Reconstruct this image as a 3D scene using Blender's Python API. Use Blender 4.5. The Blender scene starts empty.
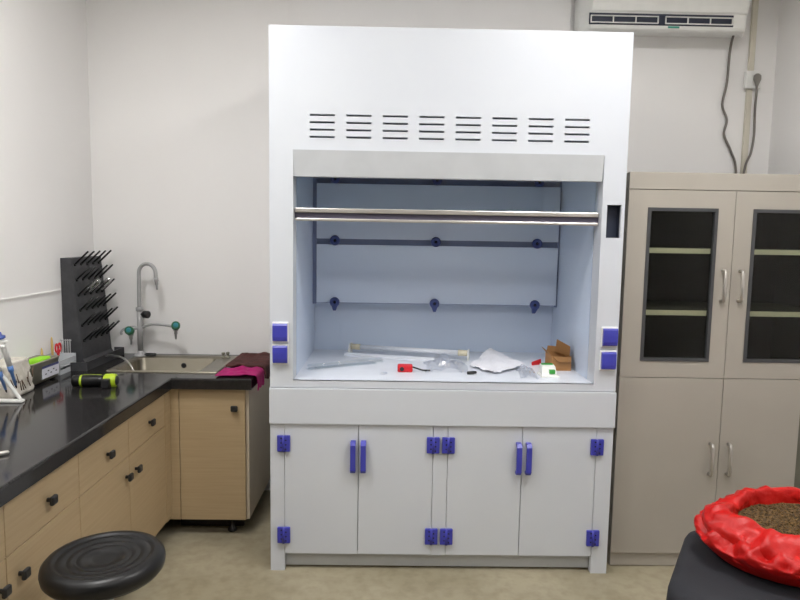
import bpy, bmesh, math, random
from mathutils import Vector, Matrix, noise
random.seed(7)
S = bpy.context.scene
COL = S.collection
PI = math.pi

# ------------------------------------------------------------------ materials
def lin(c):
    c /= 255.0
    return c/12.92 if c <= 0.04045 else ((c+0.055)/1.055)**2.4
def rgb(r, g, b): return (lin(r), lin(g), lin(b), 1.0)

def mat(name, col, rough=0.5, metal=0.0, col2=None, scale=(8, 8, 8), contrast=(0.4, 0.6), bump=0.0, bscale=60,
        spec=0.5, detail=4.0, coat=0.0, sheen=0.0):
    m = bpy.data.materials.new(name); m.use_nodes = True
    nt = m.node_tree; b = nt.nodes['Principled BSDF']
    b.inputs['Roughness'].default_value = rough
    b.inputs['Metallic'].default_value = metal
    b.inputs['Specular IOR Level'].default_value = spec
    b.inputs['Coat Weight'].default_value = coat
    b.inputs['Sheen Weight'].default_value = sheen
    tc = nt.nodes.new('ShaderNodeTexCoord')
    if col2 is None:
        col2 = tuple(min(1, c*1.05) for c in col[:3]) + (1,)
    mp = nt.nodes.new('ShaderNodeMapping'); mp.inputs['Scale'].default_value = scale
    nz = nt.nodes.new('ShaderNodeTexNoise'); nz.inputs['Scale'].default_value = 1.0; nz.inputs['Detail'].default_value = detail
    cr = nt.nodes.new('ShaderNodeValToRGB')
    cr.color_ramp.elements[0].position = contrast[0]; cr.color_ramp.elements[0].color = col
    cr.color_ramp.elements[1].position = contrast[1]; cr.color_ramp.elements[1].color = col2
    L = nt.links.new
    L(tc.outputs['Object'], mp.inputs['Vector']); L(mp.outputs['Vector'], nz.inputs['Vector'])
    L(nz.outputs['Fac'], cr.inputs['Fac']); L(cr.outputs['Color'], b.inputs['Base Color'])
    if bump > 0:
        n2 = nt.nodes.new('ShaderNodeTexNoise'); n2.inputs['Scale'].default_value = bscale; n2.inputs['Detail'].default_value = 3
        bp = nt.nodes.new('ShaderNodeBump'); bp.inputs['Strength'].default_value = bump; bp.inputs['Distance'].default_value = 0.01
        L(tc.outputs['Object'], n2.inputs['Vector']); L(n2.outputs['Fac'], bp.inputs['Height']); L(bp.outputs['Normal'], b.inputs['Normal'])
    return m

def glass(name, tint=(1, 1, 1, 1), mixf=0.12, rough=0.03, bump=0.0, edge=0.6):
    """thin clear sheet: mostly transmitted, some mirror reflection"""
    m = bpy.data.materials.new(name); m.use_nodes = True
    nt = m.node_tree; nt.nodes.remove(nt.nodes['Principled BSDF'])
    out = nt.nodes['Material Output']
    t = nt.nodes.new('ShaderNodeBsdfTransparent'); t.inputs['Color'].default_value = tint
    g = nt.nodes.new('ShaderNodeBsdfGlossy'); g.inputs['Roughness'].default_value = rough
    g.inputs['Color'].default_value = (1, 1, 1, 1)
    mx = nt.nodes.new('ShaderNodeMixShader')
    lw = nt.nodes.new('ShaderNodeLayerWeight'); lw.inputs['Blend'].default_value = 0.25
    ma = nt.nodes.new('ShaderNodeMath'); ma.operation = 'MULTIPLY_ADD'
    ma.inputs[1].default_value = edge; ma.inputs[2].default_value = mixf; ma.use_clamp = True
    L = nt.links.new
    L(lw.outputs['Facing'], ma.inputs[0]); L(ma.outputs[0], mx.inputs['Fac'])
    L(t.outputs[0], mx.inputs[1]); L(g.outputs[0], mx.inputs[2]); L(mx.outputs[0], out.inputs['Surface'])
    if bump:
        tc = nt.nodes.new('ShaderNodeTexCoord'); n2 = nt.nodes.new('ShaderNodeTexNoise'); n2.inputs['Scale'].default_value = 40
        bp = nt.nodes.new('ShaderNodeBump'); bp.inputs['Strength'].default_value = bump
        L(tc.outputs['Object'], n2.inputs['Vector']); L(n2.outputs['Fac'], bp.inputs['Height']); L(bp.outputs['Normal'], g.inputs['Normal'])
    return m

def emit(name, col, s):
    m = bpy.data.materials.new(name); m.use_nodes = True
    b = m.node_tree.nodes['Principled BSDF']
    b.inputs['Base Color'].default_value = col
    b.inputs['Emission Color'].default_value = col; b.inputs['Emission Strength'].default_value = s
    return m

M = {}
M['wall'] = mat('wall_paint', rgb(242, 240, 238), 0.75, col2=rgb(244, 242, 240), scale=(1.2, 1.2, 1.2), bump=0.03, bscale=120)
M['wall_far'] = mat('far_wall_paint', rgb(120, 116, 112), 0.75)
M['ceil'] = mat('ceiling_paint', rgb(240, 239, 237), 0.8)
M['trim'] = mat('trim_white', rgb(240, 238, 235), 0.5)
def floor_mat():
    m = mat('floor_vinyl', rgb(142, 133, 109), 0.42, col2=rgb(172, 163, 140), scale=(2.2, 2.2, 1), contrast=(0.3, 0.7), bump=0.04, bscale=30, detail=8)
    nt = m.node_tree; b = nt.nodes['Principled BSDF']; L = nt.links.new
    tc = nt.nodes.new('ShaderNodeTexCoord')
    n = nt.nodes.new('ShaderNodeTexNoise'); n.inputs['Scale'].default_value = 24; n.inputs['Detail'].default_value = 6
    r = nt.nodes.new('ShaderNodeValToRGB')
    r.color_ramp.elements[0].position = 0.3; r.color_ramp.elements[0].color = (0.68, 0.66, 0.62, 1)
    r.color_ramp.elements[1].position = 0.6; r.color_ramp.elements[1].color = (1, 1, 1, 1)
    mx = nt.nodes.new('ShaderNodeMixRGB'); mx.blend_type = 'MULTIPLY'; mx.inputs['Fac'].default_value = 0.55
    src = b.inputs['Base Color'].links[0].from_socket
    L(tc.outputs['Object'], n.inputs['Vector']); L(n.outputs['Fac'], r.inputs['Fac'])
    L(src, mx.inputs['Color1']); L(r.outputs['Color'], mx.inputs['Color2']); L(mx.outputs['Color'], b.inputs['Base Color'])
    return m
M['floor'] = floor_mat()
M['pp_white'] = mat('white_polypropylene', rgb(204, 208, 215), 0.36, col2=rgb(207, 211, 217), scale=(2, 2, 2))
M['pp_grey'] = mat('light_grey_polypropylene', rgb(188, 191, 194), 0.4)
M['pp_blue'] = mat('pale_blue_liner', rgb(212, 224, 243), 0.3, col2=rgb(215, 227, 245), scale=(2, 2, 2))
M['pp_work'] = mat('white_work_surface', rgb(232, 236, 244), 0.3)
M['slot_dark'] = mat('dark_blue_recess', rgb(38, 44, 62), 0.5)
M['chamber'] = mat('grey_chamber', rgb(124, 130, 146), 0.6)
M['blue'] = mat('blue_plastic', rgb(60, 62, 164), 0.35, col2=rgb(64, 66, 172))
M['blue_dk'] = mat('dark_blue_plastic', rgb(62, 74, 130), 0.4)
M['rail'] = mat('slate_blue_gap_shade', rgb(140, 152, 188), 0.5)  # shade colour for the gaps inside the hood
M['black_hole'] = mat('black_hole', rgb(18, 18, 30), 0.6)
M['alu'] = mat('satin_aluminium', rgb(214, 210, 204), 0.32, 0.75)
M['alu_dk'] = mat('grey_violet_groove', rgb(74, 70, 86), 0.5)
M['glass'] = glass('clear_sash_glass', (0.93, 0.96, 0.97, 1), 0.03)
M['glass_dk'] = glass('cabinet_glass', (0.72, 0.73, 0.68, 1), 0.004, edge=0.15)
M['wood'] = mat('maple_laminate', rgb(174, 152, 118), 0.45, col2=rgb(182, 160, 126), scale=(4, 4, 110), contrast=(0.3, 0.7))
M['wood_side'] = mat('grey_beige_side', rgb(200, 188, 168), 0.5)  # one even grey-beige tone, paler than the maple fronts
M['carcass'] = mat('carcass_edge', rgb(120, 104, 80), 0.6)
M['counter'] = mat('dark_epoxy_worktop', rgb(34, 33, 33), 0.10, col2=rgb(44, 42, 42), scale=(60, 60, 60), contrast=(0.35, 0.7), spec=0.34)
M['black'] = mat('black_plastic', rgb(30, 30, 32), 0.4)
M['rack'] = mat('black_rack_plastic', rgb(58, 58, 61), 0.5, col2=rgb(68, 68, 71), scale=(20, 20, 20))
M['rubber'] = mat('black_rubber', rgb(15, 15, 16), 0.36, spec=0.4)
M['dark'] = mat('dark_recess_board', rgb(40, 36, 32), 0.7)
M['steel'] = mat('brushed_steel', rgb(138, 132, 118), 0.33, 0.9, col2=rgb(150, 144, 130), scale=(3, 80, 3))
M['tin'] = mat('dull_steel', rgb(146, 143, 128), 0.4, 0.35)
M['faucet'] = mat('grey_epoxy_coat', rgb(168, 168, 168), 0.35)
M['green'] = mat('green_knob', rgb(16, 92, 56), 0.4)
M['teal'] = mat('teal_knob_cap', rgb(40, 130, 140), 0.4)
M['lime'] = mat('lime_plastic', rgb(170, 196, 36), 0.4)
M['lime_sponge'] = mat('lime_sponge', rgb(150, 220, 50), 0.9, bump=0.5, bscale=150)
M['magenta'] = mat('magenta_cloth', rgb(158, 14, 94), 0.85, col2=rgb(174, 20, 106), scale=(25, 25, 25), bump=0.25, bscale=220, sheen=0.0)
M['maroon'] = mat('maroon_cloth', rgb(72, 34, 31), 0.9, col2=rgb(86, 41, 37), scale=(30, 30, 30), bump=0.3, bscale=220, sheen=0.0)
M['taupe'] = mat('taupe_steel_paint', rgb(163, 157, 147), 0.45, col2=rgb(167, 161, 151), scale=(2, 2, 2))
M['taupe_in'] = mat('cabinet_interior', rgb(98, 96, 84), 0.6)
M['cab_shade'] = mat('cabinet_inner_shade', rgb(24, 23, 20), 0.9, spec=0.1)  # near-black: the unlit cupboard interior is put into the colour
M['shelf_shade'] = mat('shelf_board_shade', rgb(70, 69, 62), 0.8, spec=0.1)  # shelf board darkened in colour for the shade it sits in
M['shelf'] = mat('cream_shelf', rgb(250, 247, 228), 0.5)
M['frame_dk'] = mat('dark_grey_gasket', rgb(62, 63, 66), 0.5)
M['chrome'] = mat('satin_chrome', rgb(188, 184, 178), 0.3, 0.8)
M['pl_white'] = mat('white_plastic', rgb(236, 236, 232), 0.4)
M['pl_cream'] = mat('cream_plastic', rgb(218, 210, 184), 0.45)
M['trunk'] = mat('cream_trunking', rgb(212, 206, 190), 0.5)
M['cord'] = mat('grey_cord', rgb(118, 112, 106), 0.5)
M['red'] = mat('red_plastic', rgb(206, 34, 44), 0.4)
M['red_bag'] = mat('red_film', rgb(178, 12, 11), 0.42, col2=rgb(196, 22, 17), scale=(10, 10, 10), bump=0.3, bscale=40, spec=0.35)
M['grain'] = mat('brown_grain', rgb(52, 38, 20), 0.9, col2=rgb(118, 90, 48), scale=(130, 130, 130), contrast=(0.35, 0.65), bump=0.8, bscale=160)
M['slate'] = mat('slate_upholstery', rgb(27, 28, 34), 0.8, col2=rgb(32, 33, 39), scale=(6, 6, 6), bump=0.12, bscale=200)
M['paper'] = mat('white_paper', rgb(234, 234, 240), 0.8)
M['film'] = glass('clear_film', (0.96, 0.96, 0.97, 1), 0.16, 0.12, 0.6)
M['film_cloudy'] = glass('cloudy_film', (0.90, 0.89, 0.86, 1), 0.22, 0.3, 0.6)
M['acrylic'] = glass('clear_acrylic', (0.95, 0.97, 0.97, 1), 0.10)
M['card'] = mat('brown_cardboard', rgb(164, 118, 72), 0.8, col2=rgb(174, 128, 80), scale=(2, 2, 60))
M['card_in'] = mat('cardboard_inside', rgb(150, 108, 64), 0.85)
M['chip_green'] = mat('green_connector', rgb(58, 150, 60), 0.4)
M['pip_blue'] = mat('pipette_blue', rgb(46, 70, 140), 0.4)
M['pip_lblue'] = mat('pipette_light_blue', rgb(90, 130, 190), 0.4)
M['brush_wood'] = mat('pale_wood_handle', rgb(208, 178, 110), 0.6)
M['label'] = mat('label_print', rgb(214, 214, 222), 0.5)
M['label_blue'] = mat('label_blue_band', rgb(80, 84, 130), 0.5)
M['badge'] = mat('teal_badge', rgb(60, 150, 130), 0.4)
M['lamp'] = emit('lamp_diffuser', (1.0, 0.99, 0.98, 1), 30.0)
M['lamp_mid'] = emit('lamp_diffuser_mid', (1.0, 0.99, 0.98, 1), 12.0)
M['vial'] = glass('vial_glass', (0.95, 0.96, 0.96, 1), 0.28, 0.08)
M['frost'] = mat('plug_grey', rgb(128, 124, 118), 0.45)

# ------------------------------------------------------------------ mesh helpers
def box(bm, x0, x1, y0, y1, z0, z1, bev=0.0, mi=0, seg=2):
    r = bmesh.ops.create_cube(bm, size=1.0)
    for v in r['verts']:
        v.co = Vector(((x0+x1)/2+v.co.x*(x1-x0), (y0+y1)/2+v.co.y*(y1-y0), (z0+z1)/2+v.co.z*(z1-z0)))
    fs = set(f for v in r['verts'] for f in v.link_faces)
    for f in fs: f.material_index = mi
    if bev > 0:
        es = list(set(e for v in r['verts'] for e in v.link_edges))
        o = bmesh.ops.bevel(bm, geom=es, offset=bev, segments=seg, profile=0.5, affect='EDGES')
        for f in o['faces']: f.material_index = mi
    return r

def basis(d):
    d = d.normalized()
    a = Vector((0, 0, 1)) if abs(d.z) < 0.9 else Vector((1, 0, 0))
    u = d.cross(a).normalized(); w = d.cross(u).normalized()
    return u, w

def rings(bm, rgs, closed_ends=True, mi=0, smooth=True, loop=True):
    """rgs: list of lists of points; bridge consecutive ones"""
    vs = [[bm.verts.new(p) for p in r] for r in rgs]
    n = len(vs[0])
    for a, b in zip(vs[:-1], vs[1:]):
        for i in range(n if loop else n-1):
            j = (i+1) % n
            try:
                f = bm.faces.new((a[i], a[j], b[j], b[i])); f.material_index = mi; f.smooth = smooth
            except ValueError: pass
    if closed_ends and loop:
        for r, rev in ((vs[0], True), (vs[-1], False)):
            try:
                f = bm.faces.new(list(reversed(r)) if rev else r); f.material_index = mi
            except ValueError: pass
    return vs

def cyl(bm, p0, p1, r0, r1=None, seg=16, mi=0):
    p0 = Vector(p0); p1 = Vector(p1); r1 = r0 if r1 is None else r1
    u, w = basis(p1-p0)
    R = lambda p, r: [p+(u*math.cos(2*PI*i/seg)+w*math.sin(2*PI*i/seg))*r for i in range(seg)]
    rings(bm, [R(p0, r0), R(p1, r1)], mi=mi)

def lathe(bm, prof, p0, axis, seg=24, mi=0):
    """prof: (radius, distance along axis) from p0"""
    p0 = Vector(p0); axis = Vector(axis).normalized(); u, w = basis(axis)
    rings(bm, [[p0+axis*h+(u*math.cos(2*PI*i/seg)+w*math.sin(2*PI*i/seg))*max(r, 1e-4) for i in range(seg)] for r, h in prof], mi=mi)

def smooth_path(pts, n=6):
    pts = [Vector(p) for p in pts]; out = []
    for i in range(len(pts)-1):
        p0 = pts[max(i-1, 0)]; p1 = pts[i]; p2 = pts[i+1]; p3 = pts[min(i+2, len(pts)-1)]
        for k in range(n):
            t = k/n
            out.append(0.5*((2*p1)+(p2-p0)*t+(2*p0-5*p1+4*p2-p3)*t*t+(3*p1-p0-3*p2+p3)*t**3))
    out.append(pts[-1]); return out

def tube(bm, pts, r, seg=10, smooth=True, n=6, mi=0):
    pts = smooth_path(pts, n) if smooth else [Vector(p) for p in pts]
    rg = []; u = None
    for i, p in enumerate(pts):
        d = (pts[min(i+1, len(pts)-1)]-pts[max(i-1, 0)]).normalized()
        if u is None: u, w = basis(d)
        else:
            u = (u-d*u.dot(d)).normalized(); w = d.cross(u)
        w = d.cross(u)
        rr = r[i] if isinstance(r, list) else r
        rg.append([p+(u*math.cos(2*PI*k/seg)+w*math.sin(2*PI*k/seg))*rr for k in range(seg)])
    rings(bm, rg, mi=mi)

def prism(bm, poly, axis, a0, a1, mi=0, smooth=False):
    """extrude 2D polygon; axis 'x': poly is (y,z); 'y': (x,z); 'z': (x,y)"""
    def P(p, a):
        return Vector((a, p[0], p[1])) if axis == 'x' else Vector((p[0], a, p[1])) if axis == 'y' else Vector((p[0], p[1], a))
    rings(bm, [[P(p, a0) for p in poly], [P(p, a1) for p in poly]], mi=mi, smooth=smooth)

def holed(bm, x0, x1, z0, z1, ya, yb, holes, mi=0):
    """a solid plate in the xz plane from ya (front) to yb with rectangular holes through it"""
    xs = sorted(set([x0, x1]+[h[0] for h in holes]+[h[1] for h in holes]))
    zs = sorted(set([z0, z1]+[h[2] for h in holes]+[h[3] for h in holes]))
    def solid(i, j):
        if i < 0 or j < 0 or i >= len(xs)-1 or j >= len(zs)-1: return False
        cx = (xs[i]+xs[i+1])/2; cz = (zs[j]+zs[j+1])/2
        return not any(h[0] < cx < h[1] and h[2] < cz < h[3] for h in holes)
    vs = {}
    def V(i, j, y):
        k = (i, j, y)
        if k not in vs: vs[k] = bm.verts.new((xs[i], y, zs[j]))
        return vs[k]
    for i in range(len(xs)-1):
        for j in range(len(zs)-1):
            if not solid(i, j): continue
            bm.faces.new((V(i, j, ya), V(i+1, j, ya), V(i+1, j+1, ya), V(i, j+1, ya)))
            bm.faces.new((V(i, j, yb), V(i, j+1, yb), V(i+1, j+1, yb), V(i+1, j, yb)))
            for di, dj, a, b in ((-1, 0, (i, j), (i, j+1)), (1, 0, (i+1, j), (i+1, j+1)), (0, -1, (i, j), (i+1, j)), (0, 1, (i, j+1), (i+1, j+1))):
                if not solid(i+di, j+dj):
                    bm.faces.new((V(*a, ya), V(*b, ya), V(*b, yb), V(*a, yb)))

OFF = {}
def part(name, bm, m, parent=None, label=None, origin=None, shade=None):
    """link bm (world coordinates) as ONE mesh object; with a parent, coordinates become relative to it"""
    bmesh.ops.recalc_face_normals(bm, faces=bm.faces)
    if parent is not None: o0 = OFF[parent.name]
    elif origin is not None: o0 = Vector(origin)
    else:
        xs = [v.co for v in bm.verts]
        o0 = Vector((sum(c.x for c in xs)/len(xs), sum(c.y for c in xs)/len(xs), min(c.z for c in xs)))
    bmesh.ops.translate(bm, verts=bm.verts, vec=-o0)
    if shade:
        for f in bm.faces: f.smooth = True
    me = bpy.data.meshes.new(name); bm.to_mesh(me); bm.free()
    for x in (m if isinstance(m, (list, tuple)) else [m]): me.materials.append(x)
    o = bpy.data.objects.new(name, me); COL.objects.link(o)
    OFF[o.name] = o0
    if parent is not None: o.parent = parent
    else: o.location = o0
    if label: o['label'] = label
    return o
def B(): return bmesh.new()
def bx(name, m, parent, *a, bev=0.0, label=None):
    bm = B(); box(bm, *a, bev=bev); return part(name, bm, m, parent, label)
def thing(name, label, cat, loc, group=None):
    o = bpy.data.objects.new(name, None); COL.objects.link(o); o.empty_display_size = 0.1
    o.location = loc; OFF[o.name] = Vector(loc)
    o['label'] = label; o['category'] = cat
    if group: o['group'] = group
    return o
def tag(o, label, cat, group=None, kind=None):
    o['label'] = label; o['category'] = cat
    if group: o['group'] = group
    if kind: o['kind'] = kind
    return o
def struct(name, m, *a, label=None):
    bm = B(); box(bm, *a); o = part(name, bm, m, None, label); o['kind'] = 'structure'
    return o
def fbm(x, y, z, s): return noise.noise(Vector((x*s, y*s, z*s)))

# ------------------------------------------------------------------ room
XL, XR, YB, YF, ZC = -1.673, 2.095, 3.58, -3.4, 2.96
struct('floor', M['floor'], XL-.1, XR+.1, YF-.1, YB+.1, -.1, 0)
struct('ceiling', M['ceil'], XL-.1, XR+.1, YF-.1, YB+.1, ZC, ZC+.1)
struct('wall_left', M['wall'], XL-.1, XL, YF, YB, 0, ZC)
struct('wall_right', M['wall'], XR, XR+.1, YF, YB, 0, ZC)
struct('wall_back', M['wall'], XL-.1, XR+.1, YB, YB+.1, 0, ZC)
struct('wall_front', M['wall_far'], XL-.1, XR+.1, YF-.1, YF, 0, ZC)
struct('trim_1', M['wall'], -.582, .944, 3.552, YB, 2.345, ZC)          # shallow pier behind the hood
struct('trim_2', M['trim'], XL, XL+.006, 1.0, 3.2, 1.186, 1.194)        # thin raised line on the left wall

for i, (lx, ly, nm, lm) in enumerate(((-.95, 1.68, 'flat ceiling light panel in front of the hood on the sink side', 'lamp'), (1.05, 1.68, 'flat ceiling light panel in front of the hood on the cupboard side', 'lamp'),
                     (-.75, -.1, 'flat ceiling light panel above the camera, nearer the sink side', 'lamp_mid'), (.85, -.1, 'flat ceiling light panel above the camera, nearer the tall cupboard', 'lamp_mid'))):
    t = thing('ceiling_light', nm, 'ceiling light', (lx, ly, ZC-.03), 'ceiling light panels')
    bm = B()
    w = .3
    for a in ((lx-w-.02, lx+w+.02, ly-w-.02, ly-w), (lx-w-.02, lx+w+.02, ly+w, ly+w+.02), (lx-w-.02, lx-w, ly-w, ly+w), (lx+w, lx+w+.02, ly-w, ly+w)):
        box(bm, *a, ZC-.03, ZC)
    part('frame', bm, M['pl_white'], t)
    bx('diffuser', M[lm], t, lx-w, lx+w, ly-w, ly+w, ZC-.022, ZC-.012)

# ------------------------------------------------------------------ fume hood
D = 2.694; HX0, HX1, HZ = -.52, .98, 2.34; HB = 3.50
OX0, OX1 = -.421, .884; WZ = .862
hood = thing('fume_hood', 'large white fume hood with blue hinges standing against the back wall', 'fume hood', ((HX0+HX1)/2, 3.1, 0))
bm = B()
vents = []
for g in range(8):
    gx = -.352+g*.1519
    for r in range(4):
        gz = 1.984-r*.0297
        vents.append((gx, gx+.104, gz-.0042, gz+.0042))
holed(bm, HX0, HX1, .832, HZ, D, D+.018, vents+[(OX0, OX1, WZ, 1.838), (.905, .966, 1.497, 1.636)])
part('front_panel', bm, M['pp_white'], hood)
bm = B()     # tilted lintel above the opening
prism(bm, [(D-.006, 1.841), (D+.028, 1.841), (D+.046, 1.733), (D+.010, 1.733)], 'x', OX0, OX1-.003)
part('lintel', bm, M['pp_grey'], hood, 'light grey lintel strip above the opening')
bx('side_panel', M['pp_white'], hood, HX0, HX0+.012, D+.018, HB, .05, HZ)
bx('side_panel', M['pp_white'], hood, HX1-.012, HX1, D+.018, HB, .05, HZ)
bx('back_panel', M['pp_white'], hood, HX0+.012, HX1-.012, HB-.012, HB, .05, HZ)
bx('top_panel', M['pp_white'], hood, HX0+.012, HX1-.012, D+.018, HB-.012, HZ-.012, HZ)
bx('vent_chamber', M['chamber'], hood, OX0, OX1, D+.075, D+.085, 1.85, HZ-.012)
# liner of the working chamber
bx('liner_side', M['pp_blue'], hood, OX0-.012, OX0, D+.105, 3.46, WZ, 2.15, label='pale blue left inner wall')
bx('liner_side', M['pp_blue'], hood, OX1, OX1+.012, D+.105, 3.46, WZ, 2.15, label='pale blue right inner wall')
bx('jamb', M['pp_white'], hood, OX0-.012, OX0, D+.018, D+.097, WZ, 1.84)
bx('jamb', M['pp_white'], hood, OX1, OX1+.012, D+.018, D+.097, WZ, 1.84)
bx('jamb_gap_shade', M['rail'], hood, OX0-.012, OX0-.006, D+.097, D+.105, WZ, 1.84)  # strip backing the slot, its tone standing in for the shade there
bx('jamb_gap_shade', M['rail'], hood, OX1+.006, OX1+.012, D+.097, D+.105, WZ, 1.84)
bx('liner_back', M['pp_blue'], hood, OX0, OX1, 3.448, 3.46, WZ, 2.15, label='pale blue inner back wall')
bx('liner_top', M['pp_blue'], hood, OX0-.012, OX1+.012, D+.09, 3.46, 2.15, 2.16)
bx('work_surface', M['pp_work'], hood, OX0-.012, OX1+.012, D+.001, 3.46, .838, WZ, label='white work surface inside the opening')
for z0, z1 in ((1.135, 1.441), (1.471, 1.757), (1.787, 2.13)):
    bx('baffle', M['pp_blue'], hood, -.399, .874, 3.345, 3.353, z0, z1, bev=.001)
for z in (1.456, 1.772):           # slate-blue strips standing in for the shade inside the gaps
    bx('baffle_gap_shade', M['rail'], hood, -.41, .874, 3.372, 3.384, z-.022, z+.022, label='dark blue strip standing in for shade in the gap between baffles')
bx('baffle_side_shade', M['rail'], hood, -.4205, -.401, 3.36, 3.385, 1.125, 2.12)  # upright strips: painted shade of the gaps beside the baffles
bx('baffle_side_shade', M['rail'], hood, .872, .8835, 3.36, 3.385, 1.125, 2.12)
bx('baffle_edge', M['rail'], hood, -.399, .862, 3.353, 3.362, 1.131, 1.137)
for k, kx in enumerate((-.302, .227, .760)):
    for z in (1.462, 1.137, 1.782):
        bm = B()
        lathe(bm, [(.010, 0), (.026, .001), (.026, .014), (.022, .018), (.009, .018), (.008, .010)], (kx, 3.345, z), (0, -1, 0), 20)
        lathe(bm, [(.008, .0105), (.001, .0106)], (kx, 3.345, z), (0, -1, 0), 20, mi=1)
        if z < 1.2:    # turn tail
            dx = .0 if k < 2 else -.006
            prism(bm, [(kx-.016, z-.018), (kx+.016, z-.018), (kx+dx+.007, z-.044), (kx+dx-.007, z-.044)], 'y', 3.328, 3.344)
        part('baffle_knob', bm, [M['blue_dk'], M['black_hole']], hood, 'dark blue round knob with a centre hole')
# sash: framed glass pane behind the lintel
sash = bx('sash_glass', M['glass'], hood, OX0+.006, OX1-.006, D+.052, D+.057, 1.60, 2.12, label='clear glass sash')
bm = B()
box(bm, OX0+.003, OX1-.003, D+.030, D+.062, 1.584, 1.603, bev=.003)
box(bm, OX0+.003, OX1-.003, D+.030, D+.062, 1.548, 1.560, bev=.003)
part('sash_rail', bm, M['alu'], hood, 'silver metal rail along the sash bottom')
bx('sash_groove', M['alu_dk'], hood, OX0+.001, OX1-.001, D+.042, D+.060, 1.557, 1.586, label='dark groove in the sash rail')
# recess behind the control slot
bm = B()
box(bm, .900, .971, D+.045, D+.05, 1.49, 1.64)
box(bm, .900, .9045, D+.018, D+.045, 1.49, 1.64); box(bm, .9665, .971, D+.018, D+.045, 1.49, 1.64)
box(bm, .9045, .9665, D+.018, D+.045, 1.49, 1.4965); box(bm, .9045, .9665, D+.018, D+.045, 1.6365, 1.64)
part('control_recess', bm, M['slot_dark'], hood, 'dark rectangular control recess in the right pillar')
# sockets
for sx, sz in ((-.474, 1.073), (-.474, .978), (.940, 1.073), (.938, .971)):
    pl = bx('socket_plate', M['pl_white'], hood, sx-.035, sx+.035, D-.010, D, sz-.045, sz+.043, bev=.003, label='white socket plate')
    bm = B()
    pr = [(D-.010, sz+.037), (D-.018, sz+.037), (D-.0225, sz+.030), (D-.0245, sz+.005), (D-.0245, sz-.020), (D-.0215, sz-.034), (D-.016, sz-.038), (D-.010, sz-.038)]
    prism(bm, pr, 'x', sx-.031, sx+.031)
    part('socket_cover', bm, M['blue'], pl, 'blue flip-up socket cover')
# apron and lower cabinet
bx('apron', M['pp_white'], hood, HX0-.002, HX1+.002, D-.012, D+.03, .672, .829, bev=.002)
bx('stile', M['pp_white'], hood, HX0, -.4585, D, D+.03, 0, .672)
bx('stile', M['pp_white'], hood, .9085, HX1, D, D+.03, 0, .672)
bx('stile', M['pp_white'], hood, .1925, .2545, D+.001, D+.03, .078, .672)
bx('kick_plate', M['pp_grey'], hood, -.4585, .9085, D+.035, D+.05, .008, .082)
bx('cabinet_back', M['chamber'], hood, -.4585, .9085, D+.031, D+.034, .082, .672)
for i, (a, b) in enumerate(((-.4565, -.1365), (-.1335, .1905), (.2565, .5805), (.5835, .9065))):
    d = bx('door', M['pp_white'], hood, a, b, D-.001, D+.028, .080, .6705, bev=.0012)
    hx = (-.158, -.113, .565, .608)[i]
    bm = B()
    prism(bm, [(D-.001, .600), (D-.024, .600), (D-.036, .586), (D-.036, .474), (D-.024, .460), (D-.001, .460), (D-.001, .472), (D-.018, .474), (D-.024, .482), (D-.024, .578), (D-.018, .586), (D-.001, .588)], 'x', hx-.0115, hx+.0115)
    bmesh.ops.bevel(bm, geom=[e for e in bm.edges if abs(e.verts[0].co.x-e.verts[1].co.x) < 1e-6], offset=.002, segments=2, profile=.5, affect='EDGES')
    part('handle', bm, M['blue'], d, 'blue D-shaped pull handle')
for hx in (-.4605, .1910, .2575, .9095):
    for hz in (.584, .168):
        bm = B()
        box(bm, hx-.028, hx-.002, D-.014, D-.001, hz-.036, hz+.036, bev=.003)
        box(bm, hx+.002, hx+.028, D-.014, D-.001, hz-.036, hz+.036, bev=.003)
        cyl(bm, (hx, D-.012, hz-.036), (hx, D-.012, hz+.036), .006, seg=10)
        for sx, dz in ((-.010, .006), (.010, -.006)):
            for k in (-1, 0, 1):
                cyl(bm, (hx+sx, D-.0138, hz+k*.020+dz*.7), (hx+sx, D-.0146, hz+k*.020+dz*.7), .0038, seg=8, mi=1)
        part('hinge', bm, [M['blue'], M['black_hole']], hood, 'blue plastic butt hinge with dark screw holes')

# ------------------------------------------------------------------ things on the hood work surface
# batten lamp
t = thing('light_fitting', 'slim white tube light fitting with cream end caps lying loose in the fume hood', 'light fitting', (.09, 3.31, WZ))
a = Vector((-.215, 3.340, WZ)); b = Vector((.392, 3.190, WZ)); dv = (b-a).normalized(); nv = Vector((-dv.y, dv.x, 0))
def along(s, t_, z): return a+dv*s+nv*t_+Vector((0, 0, z))
Ln = (b-a).length
bm = B()
sec = [(-.020, .0), (.020, .0), (.020, .008), (.008, .020), (-.008, .020), (-.020, .008)]
rings(bm, [[along(s, p[0]-.055, p[1]*.8) for p in sec] for s in (-.012, Ln-.16)], smooth=False)
part('base_strip', bm, M['pp_work'], t)
bm = B(); cyl(bm, along(.03, .012, .036), along(Ln-.03, .012, .036), .0125, seg=14)
part('tube', bm, M['pp_work'], t)
for s0, s1 in ((.0, .05), (Ln-.05, Ln)):
    bm = B(); cyl(bm, along(s0, .012, .036), along(s1, .012, .036), .0155, seg=14)
    part('end_cap', bm, M['pl_cream'], t, 'cream end cap')
bm = B()
rings(bm, [[along(s, p[0]+.008, p[1]) for p in ((-.045, 0), (.024, 0), (.024, .054), (-.018, .054))] for s in (-.006, .001)], smooth=False)
part('end_plate', bm, M['pl_white'], t)
bm = B()
rings(bm, [[along(s, p[0]+.012, p[1]) for p in ((-.02, 0), (.02, 0), (.02, .054), (-.02, .054))] for s in (Ln-.001, Ln+.006)], smooth=False)
part('end_plate', bm, M['pl_white'], t)
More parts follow.
